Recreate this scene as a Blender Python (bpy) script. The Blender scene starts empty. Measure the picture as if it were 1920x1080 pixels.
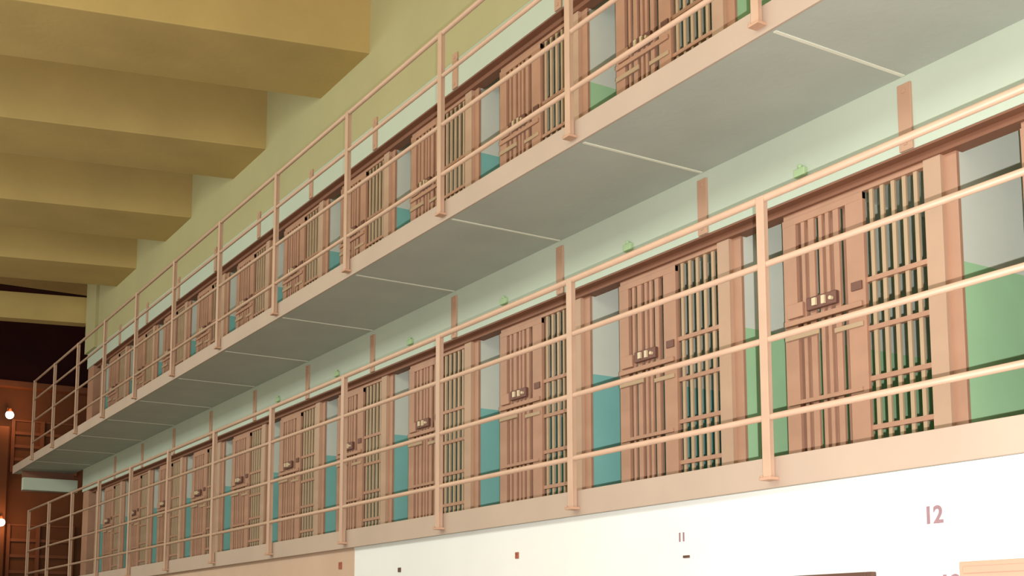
import bpy, math, random
from mathutils import Vector, Matrix

# ------------------------------------------------------------------ camera
random.seed(4)
SC = bpy.context.scene
col = SC.collection
PITCH = 1.7                    # spacing of railing posts and of cells
W = 1.004                      # gallery width: railing plane x=0, cell block wall x=W
FAS = 0.146                    # thickness of a gallery slab
H = 2.3655                     # height from one gallery to the next
LINT = 1.7855                  # underside of the lintel over the cell fronts
FLOOR = -2.36
YN, YE = -5.2, 19.35           # near and far end of the cell block
YG = 20.7                      # far tip of the galleries

cam = bpy.data.cameras.new('camera')
cam.sensor_width = 36.0
cam.lens = 43.17
cam.shift_x = 0.00634
cam.shift_y = 0.19206
cam.clip_start = 0.05
camo = bpy.data.objects.new('camera', cam)
col.objects.link(camo)
rt = Vector((0.8500, -0.5267, -0.0011)).normalized()
fw = Vector((0.5229, 0.8439, 0.1201)).normalized()
rt = (rt - fw * rt.dot(fw)).normalized()
up = rt.cross(fw)
CAM = Vector((-4.3302, -4.4273, -0.8648))
camo.matrix_world = Matrix(((rt.x, up.x, -fw.x, CAM.x), (rt.y, up.y, -fw.y, CAM.y), (rt.z, up.z, -fw.z, CAM.z), (0, 0, 0, 1)))
SC.camera = camo

# ------------------------------------------------------------------ light
world = bpy.data.worlds.new('world')
SC.world = world
world.use_nodes = True
bg = world.node_tree.nodes['Background']
bg.inputs[0].default_value = (1.0, 0.88, 0.72, 1)
bg.inputs[1].default_value = 0.72

def lamp(name, kind, loc, energy, color, size=None, rot=None, sy=None):
    l = bpy.data.lights.new(name, kind)
    l.energy = energy
    l.color = color
    if kind == 'AREA':
        l.shape = 'RECTANGLE'
        l.size = size
        l.size_y = sy or size
    else:
        l.shadow_soft_size = size or 0.02
    o = bpy.data.objects.new(name, l)
    o.location = loc
    if rot:
        o.rotation_euler = rot
    col.objects.link(o)
    return o

# the photographer's flash, a hand's width beside the lens
lamp('camera_flash', 'POINT', CAM + rt * 0.085 - up * 0.055, 1900, (1.0, 0.97, 1.0), 0.010)
# daylight of the tall windows on the open side of the hall
lamp('window_daylight', 'AREA', (-7.5, 7.5, 4.2), 700, (0.93, 1.0, 0.92), 1.8, (0, math.radians(-68), 0), 24)

SC.view_settings.view_transform = 'Standard'
SC.view_settings.look = 'None'
SC.view_settings.exposure = 0.0
SC.view_settings.gamma = 1.0
SC.view_settings.use_curve_mapping = False

# ------------------------------------------------------------------ materials
def lin(c):
    return tuple(((v / 255 + 0.055) / 1.055) ** 2.4 if v / 255 > 0.04045 else v / 255 / 12.92 for v in c)

def mat(name, rgb, rough=0.7, var=0.06, scale=3.0, bump=0.0, metal=0.0, spec=0.3):
    m = bpy.data.materials.new(name)
    m.use_nodes = True
    nt = m.node_tree
    b = nt.nodes['Principled BSDF']
    b.inputs['Roughness'].default_value = rough
    b.inputs['Metallic'].default_value = metal
    b.inputs['Specular IOR Level'].default_value = spec
    c = lin(rgb)
    tc = nt.nodes.new('ShaderNodeTexCoord')
    n = nt.nodes.new('ShaderNodeTexNoise')
    n.inputs['Scale'].default_value = scale
    n.inputs['Detail'].default_value = 5
    nt.links.new(tc.outputs['Object'], n.inputs['Vector'])
    r = nt.nodes.new('ShaderNodeValToRGB')
    r.color_ramp.elements[0].position = 0.3
    r.color_ramp.elements[1].position = 0.7
    r.color_ramp.elements[0].color = tuple(v * (1 - var) for v in c) + (1,)
    r.color_ramp.elements[1].color = tuple(min(1, v * (1 + var)) for v in c) + (1,)
    nt.links.new(n.outputs['Fac'], r.inputs['Fac'])
    nt.links.new(r.outputs['Color'], b.inputs['Base Color'])
    if bump:
        n2 = nt.nodes.new('ShaderNodeTexNoise')
        n2.inputs['Scale'].default_value = scale * 9
        n2.inputs['Detail'].default_value = 6
        nt.links.new(tc.outputs['Object'], n2.inputs['Vector'])
        bp_ = nt.nodes.new('ShaderNodeBump')
        bp_.inputs['Strength'].default_value = bump
        bp_.inputs['Distance'].default_value = 0.01
        nt.links.new(n2.outputs['Fac'], bp_.inputs['Height'])
        nt.links.new(bp_.outputs['Normal'], b.inputs['Normal'])
    return m

def emis(name, rgb, s):
    m = bpy.data.materials.new(name)
    m.use_nodes = True
    b = m.node_tree.nodes['Principled BSDF']
    b.inputs['Base Color'].default_value = lin(rgb) + (1,)
    b.inputs['Emission Color'].default_value = lin(rgb) + (1,)
    b.inputs['Emission Strength'].default_value = s
    return m

M = {
    'white': mat('pale_green_white_wall', (188, 199, 180), 0.75, 0.04, 1.2, 0.15),
    'lower_white': mat('white_wall_paint', (224, 226, 220), 0.7, 0.03, 1.4, 0.1),
    'cream': mat('yellowed_wall_paint', (176, 170, 126), 0.8, 0.05, 1.0, 0.15),
    'ceil': mat('ochre_concrete', (180, 156, 98), 0.85, 0.07, 1.3, 0.25),
    'under': mat('grey_slab_underside', (173, 179, 168), 0.8, 0.05, 2.0, 0.2),
    'seam': mat('pale_seam_filler', (222, 222, 204), 0.8, 0.03),
    'fascia': mat('pink_cream_fascia_paint', (180, 160, 142), 0.6, 0.04, 2.0),
    'pink': mat('pink_railing_paint', (190, 158, 133), 0.45, 0.05, 6.0, 0, 0, 0.4),
    'bar': mat('tan_bar_paint', (178, 136, 110), 0.5, 0.06, 5.0, 0, 0, 0.35),
    'barlight': mat('light_tan_bar_paint', (182, 156, 124), 0.5, 0.05, 5.0, 0, 0, 0.35),
    'pier': mat('tan_pier_paint', (188, 156, 130), 0.6, 0.05, 3.0),
    'header': mat('brown_track_paint', (134, 92, 70), 0.6, 0.08, 3.0),
    'strap': mat('tan_strap_paint', (188, 150, 124), 0.6, 0.04, 3.0),
    'lock': mat('dark_lock_metal', (120, 84, 72), 0.5, 0.1, 8.0, 0, 0.2),
    'bolt': mat('bright_bolt_paint', (214, 196, 160), 0.4, 0.05),
    'grey': mat('grey_cell_wall', (218, 222, 206), 0.7, 0.04, 2.0),
    'green': mat('green_cell_dado', (170, 212, 164), 0.65, 0.05, 2.0),
    'teal': mat('teal_cell_dado', (134, 194, 184), 0.65, 0.06, 2.0),
    'greenbox': mat('green_fixture_paint', (166, 192, 146), 0.6, 0.05),
    'tan': mat('tan_wall_paint', (194, 166, 142), 0.8, 0.06, 1.6, 0.15),
    'floor': mat('grey_concrete_floor', (150, 138, 118), 0.5, 0.06, 1.0, 0.1),
    'maroon': mat('maroon_hall_shade', (48, 10, 8), 0.9, 0.3, 1.2),  # darkness of the unlit upper far hall, put into the colour
    'brown': mat('brown_far_wall', (96, 56, 28), 0.8, 0.15, 1.5, 0.2),
    'brownbar': mat('brown_steel_paint', (112, 66, 38), 0.6, 0.1, 4.0),
    'ink': mat('dark_red_number_paint', (146, 116, 120), 0.7, 0.1, 20.0),
    'spot': mat('rust_red_mark', (150, 84, 60), 0.7, 0.15, 20.0),
    'dark': mat('dark_frame_wood', (92, 66, 54), 0.5, 0.1, 8.0),
    'panel': mat('pale_peach_panel', (186, 152, 128), 0.7, 0.05, 3.0),
    'glass': mat('grey_picture_face', (196, 190, 176), 0.3, 0.05, 3.0),
    'bulb': emis('lit_lamp_glass', (255, 214, 190), 9.0),
}

# ------------------------------------------------------------------ mesh helpers
class MB:
    def __init__(s):
        s.v, s.f, s.m = [], [], []
    def box(s, x0, x1, y0, y1, z0, z1, mi=0, skew=0.0):
        b = len(s.v)
        for x in (x0, x1):
            for y in (y0, y1):
                for z in (z0, z1):
                    s.v.append((x, y - skew * x, z))
        for q in ((0, 1, 3, 2), (4, 6, 7, 5), (0, 4, 5, 1), (2, 3, 7, 6), (0, 2, 6, 4), (1, 5, 7, 3)):
            s.f.append(tuple(b + i for i in q)); s.m.append(mi)
        return s
    def quad(s, a, b, c, d, mi=0):
        n = len(s.v); s.v += [a, b, c, d]; s.f.append((n, n + 1, n + 2, n + 3)); s.m.append(mi)
        return s
    def tube(s, p, q, r, n=10, mi=0, r2=None, cap=True):
        p, q = Vector(p), Vector(q)
        d = (q - p).normalized()
        a = d.orthogonal().normalized(); c = d.cross(a)
        r2 = r if r2 is None else r2
        b = len(s.v)
        for pt, rr in ((p, r), (q, r2)):
            for i in range(n):
                t = 2 * math.pi * i / n
                s.v.append(tuple(pt + a * (rr * math.cos(t)) + c * (rr * math.sin(t))))
        for i in range(n):
            j = (i + 1) % n
            s.f.append((b + i, b + j, b + n + j, b + n + i)); s.m.append(mi)
        if cap:
            s.f.append(tuple(b + i for i in reversed(range(n)))); s.m.append(mi)
            s.f.append(tuple(b + n + i for i in range(n))); s.m.append(mi)
        return s
    def ball(s, c, r, n=12, k=7, sz=1.0, mi=0):
        b = len(s.v)
        for i in range(k + 1):
            ph = math.pi * i / k
            for j in range(n):
                t = 2 * math.pi * j / n
                s.v.append((c[0] + r * math.sin(ph) * math.cos(t), c[1] + r * math.sin(ph) * math.sin(t), c[2] + sz * r * math.cos(ph)))
        for i in range(k):
            for j in range(n):
                j2 = (j + 1) % n
                s.f.append((b + i * n + j, b + (i + 1) * n + j, b + (i + 1) * n + j2, b + i * n + j2)); s.m.append(mi)
        return s
    def build(s, name, mats, parent=None, bevel=0, loc=None):
        me = bpy.data.meshes.new(name)
        me.from_pydata(s.v, [], s.f)
        for m in (mats if isinstance(mats, (list, tuple)) else [mats]):
            me.materials.append(m)
        for p, i in zip(me.polygons, s.m):
            p.material_index = i
        me.update()
        o = bpy.data.objects.new(name, me)
        if loc:
            o.location = loc
        col.objects.link(o)
        if parent:
            o.parent = parent
        if bevel:
            b = o.modifiers.new('bevel', 'BEVEL'); b.width = bevel; b.segments = 2; b.limit_method = 'ANGLE'
        return o

def tag(o, label, cat, group=None):
    o['label'] = label; o['category'] = cat
    if group: o['group'] = group
    return o

def struct(o):
    o['kind'] = 'structure'
    return o

def empty(name, loc, label, cat, group=None):
    o = bpy.data.objects.new(name, None)
    o.location = loc; o.empty_display_size = 0.1
    col.objects.link(o)
    return tag(o, label, cat, group)

def copy_tree(o, parent=None):
    c = o.copy(); col.objects.link(c)
    if parent: c.parent = parent
    for ch in list(o.children): copy_tree(ch, c)
    return c

ORD = ['first', 'second', 'third', 'fourth', 'fifth', 'sixth', 'seventh', 'eighth', 'ninth', 'tenth', 'eleventh', 'twelfth', 'thirteenth']

# ------------------------------------------------------------------ the setting
struct(MB().box(-8, 8, -6, 27, FLOOR - 0.2, FLOOR).build('floor', M['floor']))
ZC = 6.15
struct(MB().box(-8, 8, -6, 21.5, ZC, ZC + 0.2).build('ceiling', M['ceil']))

# cell block: slabs over each tier, back wall, end walls
X2 = W + 2.75
XF = W + 0.12                   # plane of the bars
wb = MB()
wb.box(W, W + 0.17, YN, YE, LINT, H - 0.02).box(W + 0.17, X2, YN, YE, 2.22, H - 0.02)                         # wall over the lower tier
wb.box(W, W + 0.17, YN, YE, H + LINT, H + LINT + 0.28).box(W + 0.17, X2, YN, YE, H + 2.22, H + LINT + 0.44)              # white band over the upper tier
wb.box(W + 0.3, X2, YN, YE, -FAS, -0.02)
wb.box(W + 0.3, X2, YN, YE, H - 0.019, H - 0.001)
wb.box(X2, X2 + 0.15, YN, YE, FLOOR, ZC)
struct(wb.build('wall_right', M['white']))
struct(MB().box(W, W + 0.17, YN, YE + 0.02, H + LINT + 0.28, ZC).build('wall_right', M['cream']))
# end of the block: a wall beyond the last cell
struct(MB().box(W + 0.02, X2, YE - 0.45, YE - 0.01, 0, LINT, 0).box(W + 0.02, X2, YE - 0.45, YE - 0.01, H, H + LINT, 0).build('wall_end', M['bar']))
# recess soffit / door track housing, brown
for z in (0, H):
    struct(MB().box(W + 0.004, W + 0.17, YN, YE - 0.46, z + LINT - 0.012, z + LINT - 0.0005)
           .box(XF - 0.05, XF + 0.05, YN, YE - 0.46, z + 1.735, z + LINT - 0.012).build('trim_1' if z == 0 else 'trim_2', M['header']))
# ground storey wall flush with the gallery edge: white near, tan beyond
struct(MB().box(0.03, W, YN, 5.02, FLOOR, -FAS - 0.001).build('wall_ground', M['lower_white']))
struct(MB().box(0.024, W, 5.02, YE + 0.3, FLOOR, -FAS - 0.001).build('wall_ground', M['tan']))

# piers and cells
G0, G1, D1, O0, O1, P1 = -0.07, 0.36, 1.01, 1.02, 1.42, 1.63   # grille, door, opening, pier along one bay
CELLS = list(range(-2, 11))
for t in (0, 1):
    z = t * H
    pb = MB()
    for k in CELLS:
        y = k * PITCH
        pb.box(XF - 0.035, XF + 0.11, y + O1 + 0.085, y + P1 - 0.01, z, z + 1.735)
        pb.box(XF - 0.004, XF + 0.018, y + O1 + 0.003, y + O1 + 0.085, z, z + 1.735, 1)
    struct(pb.build('wall_pier', [M['pier'], M['bar']]))
    for k in CELLS:
        y = k * PITCH
        dado = M['green'] if (k <= (0 if t == 0 else 1)) else M['teal']
        x0, x1, y0, y1, z0, z1, zd = XF + 0.015, X2 - 0.02, y + G0 - 0.05, y + O1 + 0.006, z, z + 2.20, z + 1.12
        c = MB()
        for a, b, mi in ((z0, zd, 1), (zd, z1, 0)):
            c.quad((x0, y1, a), (x1, y1, a), (x1, y1, b), (x0, y1, b), mi)
            c.quad((x0, y0, a), (x0, y0, b), (x1, y0, b), (x1, y0, a), mi)
            c.quad((x1, y0, a), (x1, y0, b), (x1, y1, b), (x1, y1, a), mi)
        c.quad((x0, y0, z1 - 0.005), (x0, y1, z1 - 0.005), (x1, y1, z1 - 0.005), (x1, y0, z1 - 0.005), 0)
        c.quad((x0 - 0.2, y0, z0 + 0.004), (x1, y0, z0 + 0.004), (x1, y1, z0 + 0.004), (x0 - 0.2, y1, z0 + 0.004), 2)
        struct(c.build('wall_cell', [M['grey'], dado, M['floor']]))

# ------------------------------------------------------------------ cell fronts
def make_front():
    r = empty('barred_gate', (0, 0, 0), '', 'cell gate')
    g = MB()
    n = 5
    for i in range(n):
        yc = G0 + 0.025 + (i + 0.55) * (G1 - G0 - 0.03) / n
        g.box(XF - 0.010, XF + 0.010, yc - 0.013, yc + 0.013, 0.02, 1.735)
    g.build('bar_grille', M['barlight'], r, 0.003)
    for zc in (0.10, 0.30, 0.585, 0.88, 1.168):
        MB().box(XF - 0.02, XF + 0.016, G0 - 0.005, G1 + 0.02, zc - 0.014, zc + 0.014).build('cross_bar', M['bar'], r)
    MB().box(XF - 0.02, XF + 0.02, G0, D1, 0.004, 0.03).build('bottom_rail', M['bar'], r)
    MB().box(XF - 0.022, XF + 0.022, G0, D1, 1.705, 1.735).build('top_rail', M['bar'], r)
    # backing bars seen behind the door
    b = MB()
    for i in range(6):
        yc = G1 + 0.09 + i * 0.1
        b.box(XF + 0.035, XF + 0.055, yc - 0.034, yc + 0.026, 0.02, 1.735)
    b.build('fixed_bars', M['bar'], r)
    # sliding door
    d = MB()
    xa, xb = XF - 0.035, XF - 0.005
    d.box(xa, xb, G1, G1 + 0.135, 0.03, 1.70)                 # broad stile by the grille
    d.box(xa, xb, D1 - 0.11, D1, 0.03, 1.70)
    d.box(xa - 0.002, xb, G1, D1, 1.655, 1.70).box(xa - 0.002, xb, G1, D1, 0.03, 0.075)
    for yc, w in ((0.575, 0.022), (0.645, 0.014), (0.70, 0.014), (0.775, 0.024), (0.845, 0.014)):
        d.box(xa + 0.004, xb - 0.004, yc - w, yc + w, 0.07, 1.66)
    d.build('door', [M['bar']], r, 0.003)
    door = r.children[-1]
    e = MB()
    e.box(xa - 0.03, xa, 0.56, 0.80, 1.075, 1.155)
    e.build('lock_box', M['lock'], door, 0.006)
    MB().box(xa - 0.045, xa - 0.03, 0.71, 0.74, 1.095, 1.14).build('bolt', M['bolt'], door)
    MB().box(xa - 0.045, xa - 0.03, 0.64, 0.665, 1.09, 1.14).build('bolt', M['bolt'], door)
    MB().tube((xa - 0.05, 0.59, 1.11), (xa - 0.028, 0.59, 1.11), 0.012).build('bolt', M['bolt'], door)
    MB().box(xa - 0.016, xa, 0.38, 1.0, 1.015, 1.05).build('lock_rail', M['bar'], door, 0.004)
    MB().box(xa - 0.02, xa, 0.84, 0.97, 1.06, 1.15).build('lock_plate', M['bar'], door, 0.004)
    MB().box(xa - 0.014, xa, 0.72, 1.0, 0.925, 0.96).build('door_plate', M['barlight'], door, 0.003)
    MB().box(xa - 0.01, xa, 0.38, 0.60, 0.90, 0.93).build('door_plate', M['barlight'], door, 0.003)
    MB().box(xa - 0.008, xa, 0.40, 0.99, 0.52, 0.545).build('cross_bar', M['bar'], door)
    MB().box(xa - 0.008, xa, 0.40, 0.99, 0.125, 0.15).build('cross_bar', M['bar'], door)
    MB().box(xa - 0.01, xa + 0.002, G1 + 0.02, G1 + 0.10, 1.12, 1.17).build('latch', M['lock'], door)
    return r

proto = make_front()
first = True
for t in (0, 1):
    for k in range(-1 if t == 0 else 1, 11):
        o = proto if first else copy_tree(proto)
        first = False
        o.location = (0, k * PITCH, t * H)
        tier = 'lower' if t == 0 else 'upper'
        nm = k + 2 if t == 0 else k + 1
        if k == 10: lb = 'tan barred cell gate at the far end of the %s gallery' % tier
        elif t == 0 and k == -1: lb = 'tan barred cell gate outside the right edge, lower gallery, before the green opening'
        elif t == 0 and k == 0: lb = 'nearest whole barred cell gate, lower gallery, green cell behind, dark lock box'
        elif t == 0 and k == 1: lb = 'barred cell gate on the lower gallery right of the nearest teal opening'
        elif t == 1 and k == 1: lb = 'barred cell gate cut by the top edge, right of the upper green opening'
        else: lb = 'tan barred cell gate on the %s gallery, %s from the far end' % (tier, ORD[10 - k])
        tag(o, lb, 'cell gate', 'barred cell gates along the %s gallery' % tier)

# small cover boxes on the jambs
for t, ks in ((0, range(-1, 5)), (1, range(1, 4))):
    for k in ks:
        y, z = k * PITCH, t * H
        o = MB().box(-0.014, 0.0, -0.02, 0.02, -0.035, 0.035).tube((-0.02, 0, 0), (-0.013, 0, 0), 0.012).build('jamb_box', M['spot'], None, 0.003, (XF + 0.02, y + O1 + 0.045, z + 0.215))
        tag(o, 'rust red box on a cell jamb, %s from the right, %s gallery' % (ORD[k + 1 if t == 0 else k - 1], 'lower' if t == 0 else 'upper'), 'box', 'rust red boxes on the cell jambs')

# ------------------------------------------------------------------ galleries
for t in (0, 1):
    z = t * H
    tier = 'lower' if t == 0 else 'upper'
    r = empty('gallery_walkway', (0, YN, z), 'long %s walkway slab with pink cream edge %s' % (tier, 'above the white ground floor wall' if t == 0 else 'and grey underside below the upper railing'), 'walkway', 'cell block walkways')
    lx = lambda y: y - YN
    x_in = W - 0.001
    s = MB().box(0, x_in, 0, lx(YG), -FAS, -0.002)
    s.build('slab', M['under'], r)
    MB().box(x_in, W + 0.30, 0, lx(YE - 0.46), -0.02, -0.001).build('threshold', M['header'], r)
    MB().box(-0.018, 0.0, 0, lx(YG), -FAS - 0.004, 0.004).build('edge_fascia', M['fascia'], r, 0.003)
    if t == 1:
        for i in range(-2, 13):
            y = lx(i * PITCH - 0.05)
            if y < 0.1 or i * PITCH > YG: continue
            MB().box(0.02, x_in - 0.01, y - 0.011, y + 0.011, -FAS - 0.004, -FAS + 0.002).build('seam_strip', M['seam'], r)
        MB().box(0.02, x_in, lx(YG) - 0.95, lx(YG) - 0.78, -FAS - 0.40, -FAS - 0.17).build('end_beam', M['white'], r)
        MB().box(0.06, x_in, lx(YG) - 0.60, lx(YG) - 0.54, -FAS - 0.40, -FAS + 0.001).build('end_shade_panel', M['header'], r)  # dark sheet added for the shaded underside above the end beam
        MB().box(0.3, 0.36, lx(YG) - 0.80, lx(YG) - 0.55, -FAS - 0.3, -FAS - 0.24).build('beam_hanger', M['under'], r)
    # railing
    g = empty('gallery_railing', (0, 0, z), 'pink four rail pipe railing with square posts along the %s walkway' % tier, 'railing', 'gallery railings')
    for i in range(-2, 12):
        y = i * PITCH
        p = MB()
        p.box(-0.066, -0.022, y - 0.006, y + 0.030, -0.10, 1.335)      # web
        p.box(-0.068, -0.060, y - 0.022, y + 0.032, -0.10, 1.335)      # outer flange
        p.build('post', M['pink'], g, 0.002)
        MB().box(-0.080, -0.0185, y - 0.032, y + 0.044, -0.116, -0.100).tube((-0.074, y + 0.034, -0.100), (-0.074, y + 0.034, -0.092), 0.007).build('post_foot', M['strap'], g, 0.003)
    for zr, rr in ((1.325, 0.019), (0.980, 0.0165), (0.592, 0.0165), (0.200, 0.0165)):
        MB().tube((-0.046, -4.6, zr), (-0.046, 11 * PITCH + 0.02, zr), rr, 14).build('rail', M['pink'], g)
    for o in g.children:
        if o.name.startswith('rail'):
            for f in o.data.polygons: f.use_smooth = len(f.vertices) == 4

# straps hanging on the wall at each seam
for t in (0, 1):
    zb = t * H + LINT
    ztop = 2.17 if t == 0 else 4.49
    for i in range(0 if t == 0 else 1, 11):
        y = i * PITCH - 0.052
        o = MB().box(-0.016, 0, -0.045, 0.045, 0, ztop - zb).box(-0.022, -0.016, -0.012, 0.012, 0.03, 0.055).box(-0.022, -0.016, -0.012, 0.012, ztop - zb - 0.055, ztop - zb - 0.03).build('wall_strap', M['strap'], None, 0.002, (W - 0.0005, y, zb))
        tag(o, 'flat tan metal strap on the pale wall above the %s cells, %s from the right' % ('lower' if t == 0 else 'upper', ORD[i if t == 0 else i - 1]), 'strap', 'tan straps above the %s cells' % ('lower' if t == 0 else 'upper'))

# little green fixtures on the pale wall
for k in range(0, 6):
    o = MB().box(-0.03, 0, -0.045, 0.045, -0.05, 0.0).tube((-0.017, 0, 0.0), (-0.017, 0, 0.022), 0.016).build('wall_fixture', M['greenbox'], None, 0.006, (W, 0.745 + k * 1.72, 1.945))
    tag(o, 'small pale green fixture on the wall above the lower top rail, %s from the right' % ORD[k], 'fixture', 'green wall fixtures')

# ------------------------------------------------------------------ ceiling beams (a little out of square with the block)
SK = 0.235
for i, (ya, yb) in enumerate(((6.92, 8.24), (9.98, 11.22), (13.05, 14.38), (16.05, 17.35))):
    b = MB()
    b.box(-8 , W + 0.02, ya + SK * W, yb + SK * W, 5.28, ZC + 0.02, 0, SK)
    o = b.build('ceiling_beam', M['ceil'], None, 0.012)
    tag(o, ['broad ochre ceiling beam across the top left corner, nearest one seen', 'ochre ceiling beam, second from the top of the photo', 'ochre ceiling beam, third from the top of the photo', 'ochre ceiling beam next to the dark far end, fourth from the top'][i], 'beam', 'ochre ceiling beams')
o = MB().box(-8, W + 0.0, YE + 0.03 + SK * W, YE + 0.35 + SK * W, 5.05, 5.56, 0, SK).build('ceiling_beam', M['ceil'], None, 0.01)
tag(o, 'thin yellow ochre cross beam above the dark red opening at the far end', 'beam', 'ochre ceiling beams')
struct(MB().box(W - 0.06, W + 0.0, YE - 0.75, YE + 0.0, H + LINT + 0.28, ZC).build('trim_3', M['cream']))

# ------------------------------------------------------------------ far hall
YB = 26.0
fb = MB()
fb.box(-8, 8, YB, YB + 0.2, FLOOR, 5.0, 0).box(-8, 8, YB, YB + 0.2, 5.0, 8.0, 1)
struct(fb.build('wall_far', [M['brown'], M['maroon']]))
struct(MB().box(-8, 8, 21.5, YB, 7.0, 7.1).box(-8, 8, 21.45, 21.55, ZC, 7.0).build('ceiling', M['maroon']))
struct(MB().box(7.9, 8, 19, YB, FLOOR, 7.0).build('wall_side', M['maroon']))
o = MB().box(-7.9, 7.8, YB - 0.35, YB - 0.001, 4.88, 4.98).box(-7.9, 7.8, YB - 0.35, YB - 0.32, 4.98, 5.02).build('wall_shelf', M['brownbar'])
tag(o, 'long brown ledge across the far wall under the unlit dark maroon part', 'ledge')
for (zz0, zz1, lab) in ((2.9, 4.15, 'brown steel grid of horizontal bars on the far wall, below the lamp level, upper one'), (0.2, 1.68, 'brown steel grid of horizontal bars on the far wall, lower one')):
    r = empty('steel_grid', (0.85, YB - 0.001, zz0), lab, 'grid', 'steel grids on the far wall')
    hh = zz1 - zz0
    MB().box(-0.04, 0.04, -0.10, 0, 0, hh).box(0.62, 0.70, -0.10, 0, 0, hh).box(1.4, 1.48, -0.10, 0, 0, hh).build('upright', M['brownbar'], r)
    g = MB()
    n = 5
    for i in range(n):
        zz = hh * i / (n - 1)
        g.box(-0.04, 1.48, -0.07, -0.03, zz - 0.035 if i else 0, zz + 0.035 if i < n - 1 else hh)
    g.build('cross_bars', M['brownbar'], r)
    MB().box(0, 1.44, -0.02, -0.001, 0.02, hh - 0.02).build('backing', M['brown'], r)
o = MB().box(-0.16, 0.16, -0.28, 0, 0, 6.3).build('brown_column', M['brown'], None, 0.02, (0.58, YB - 0.001, FLOOR))
tag(o, 'reddish brown square column on the far wall at the left edge', 'column')
for (x, y, z, lab) in ((0.70, YB - 0.42, 4.19, 'small lit lamp glowing on the far wall below the ledge'), (0.62, YB - 0.42, 1.68, 'small lit lamp at the left edge, low on the far wall')):
    r = empty('wall_lamp', (x, y, z), lab, 'lamp', 'lit lamps on the far wall')
    MB().ball((0, 0, 0), 0.095).build('bulb', M['bulb'], r)
    MB().tube((0, 0, 0.07), (0, 0, 0.14), 0.06, 12, 0, 0.03).tube((0, 0, 0.12), (0, 0.42 - 0.15, 0.12), 0.012).box(-0.05, 0.05, 0.10, 0.14, 0.06, 0.18).build('bracket', M['brownbar'], r)
    lamp('lamp_glow', 'POINT', (x, y - 0.2, z), 26, (1.0, 0.50, 0.24), 0.1)

# ------------------------------------------------------------------ ground storey marks
def number(txt, y, z, size, label, x=0.029):
    cu = bpy.data.curves.new('number', 'FONT')
    cu.body = txt; cu.size = size; cu.align_x = 'CENTER'; cu.align_y = 'CENTER'; cu.extrude = 0.001; cu.offset = 0.003
    tmp = bpy.data.objects.new('tmp', cu); col.objects.link(tmp)
    dg = bpy.context.evaluated_depsgraph_get(); dg.update()
    me = bpy.data.meshes.new_from_object(tmp.evaluated_get(dg))
    bpy.data.objects.remove(tmp)
    me.materials.clear(); me.materials.append(M['ink'])
    o = bpy.data.objects.new('cell_number', me)
    o.location = (x, y, z)
    o.rotation_euler = (math.radians(90), 0, math.radians(-90))
    col.objects.link(o)
    return tag(o, label, 'number', 'painted cell numbers')

number('12', -0.905, -0.362, 0.105, 'dark red painted number 12 on the white wall, larger and clearest')
number('12', -0.98, -0.665, 0.115, 'dark red painted number 12 cut by the bottom edge, beside the peach panel')
number('11', 0.775, -0.345, 0.065, 'faint painted number on the white wall below the second post')
for (y, z, w, h, m, lab) in ((0.735, -0.452, 0.05, 0.014, 'dark', 'small dark dash mark under the faint number on the white wall'),
                            (2.46, -0.352, 0.038, 0.042, 'spot', 'small brown tag on the white wall between the dash mark and the tan wall'),
                            (4.18, -0.372, 0.045, 0.035, 'dark', 'small dark tag on the white wall nearest the tan wall, at the bottom edge'),
                            (5.29, -0.287, 0.06, 0.06, 'spot', 'small rust red tag on the tan wall just beyond the white wall')):
    o = MB().box(-0.008, 0, -w / 2, w / 2, -h / 2, h / 2).tube((-0.011, 0, h * 0.2), (-0.007, 0, h * 0.2), h * 0.18, 8).build('wall_tag', M[m], None, 0.002, (0.03 if y < 5 else 0.024, y, z))
    tag(o, lab, 'tag')
# framed picture at the bottom edge
r = empty('framed_picture', (0.029, -0.28, -0.95), 'dark framed picture on the white wall, only its top in view', 'picture')
f = MB()
f.box(-0.03, 0, -0.30, -0.262, -0.36, 0.36).box(-0.03, 0, 0.262, 0.30, -0.36, 0.36).box(-0.03, 0, -0.262, 0.262, 0.325, 0.36).box(-0.03, 0, -0.262, 0.262, -0.36, -0.325)
f.build('frame', M['dark'], r, 0.004)
MB().box(-0.012, -0.001, -0.262, 0.262, -0.325, 0.325).build('picture', M['glass'], r)
o = MB().box(-0.03, 0, -0.55, 0.55, -0.6, 0.6).box(-0.036, -0.03, -0.53, 0.53, 0.55, 0.58).build('wall_board', M['panel'], None, 0.004, (0.029, -1.60, -1.17))
tag(o, 'pale peach board on the white wall at the bottom right corner', 'board')
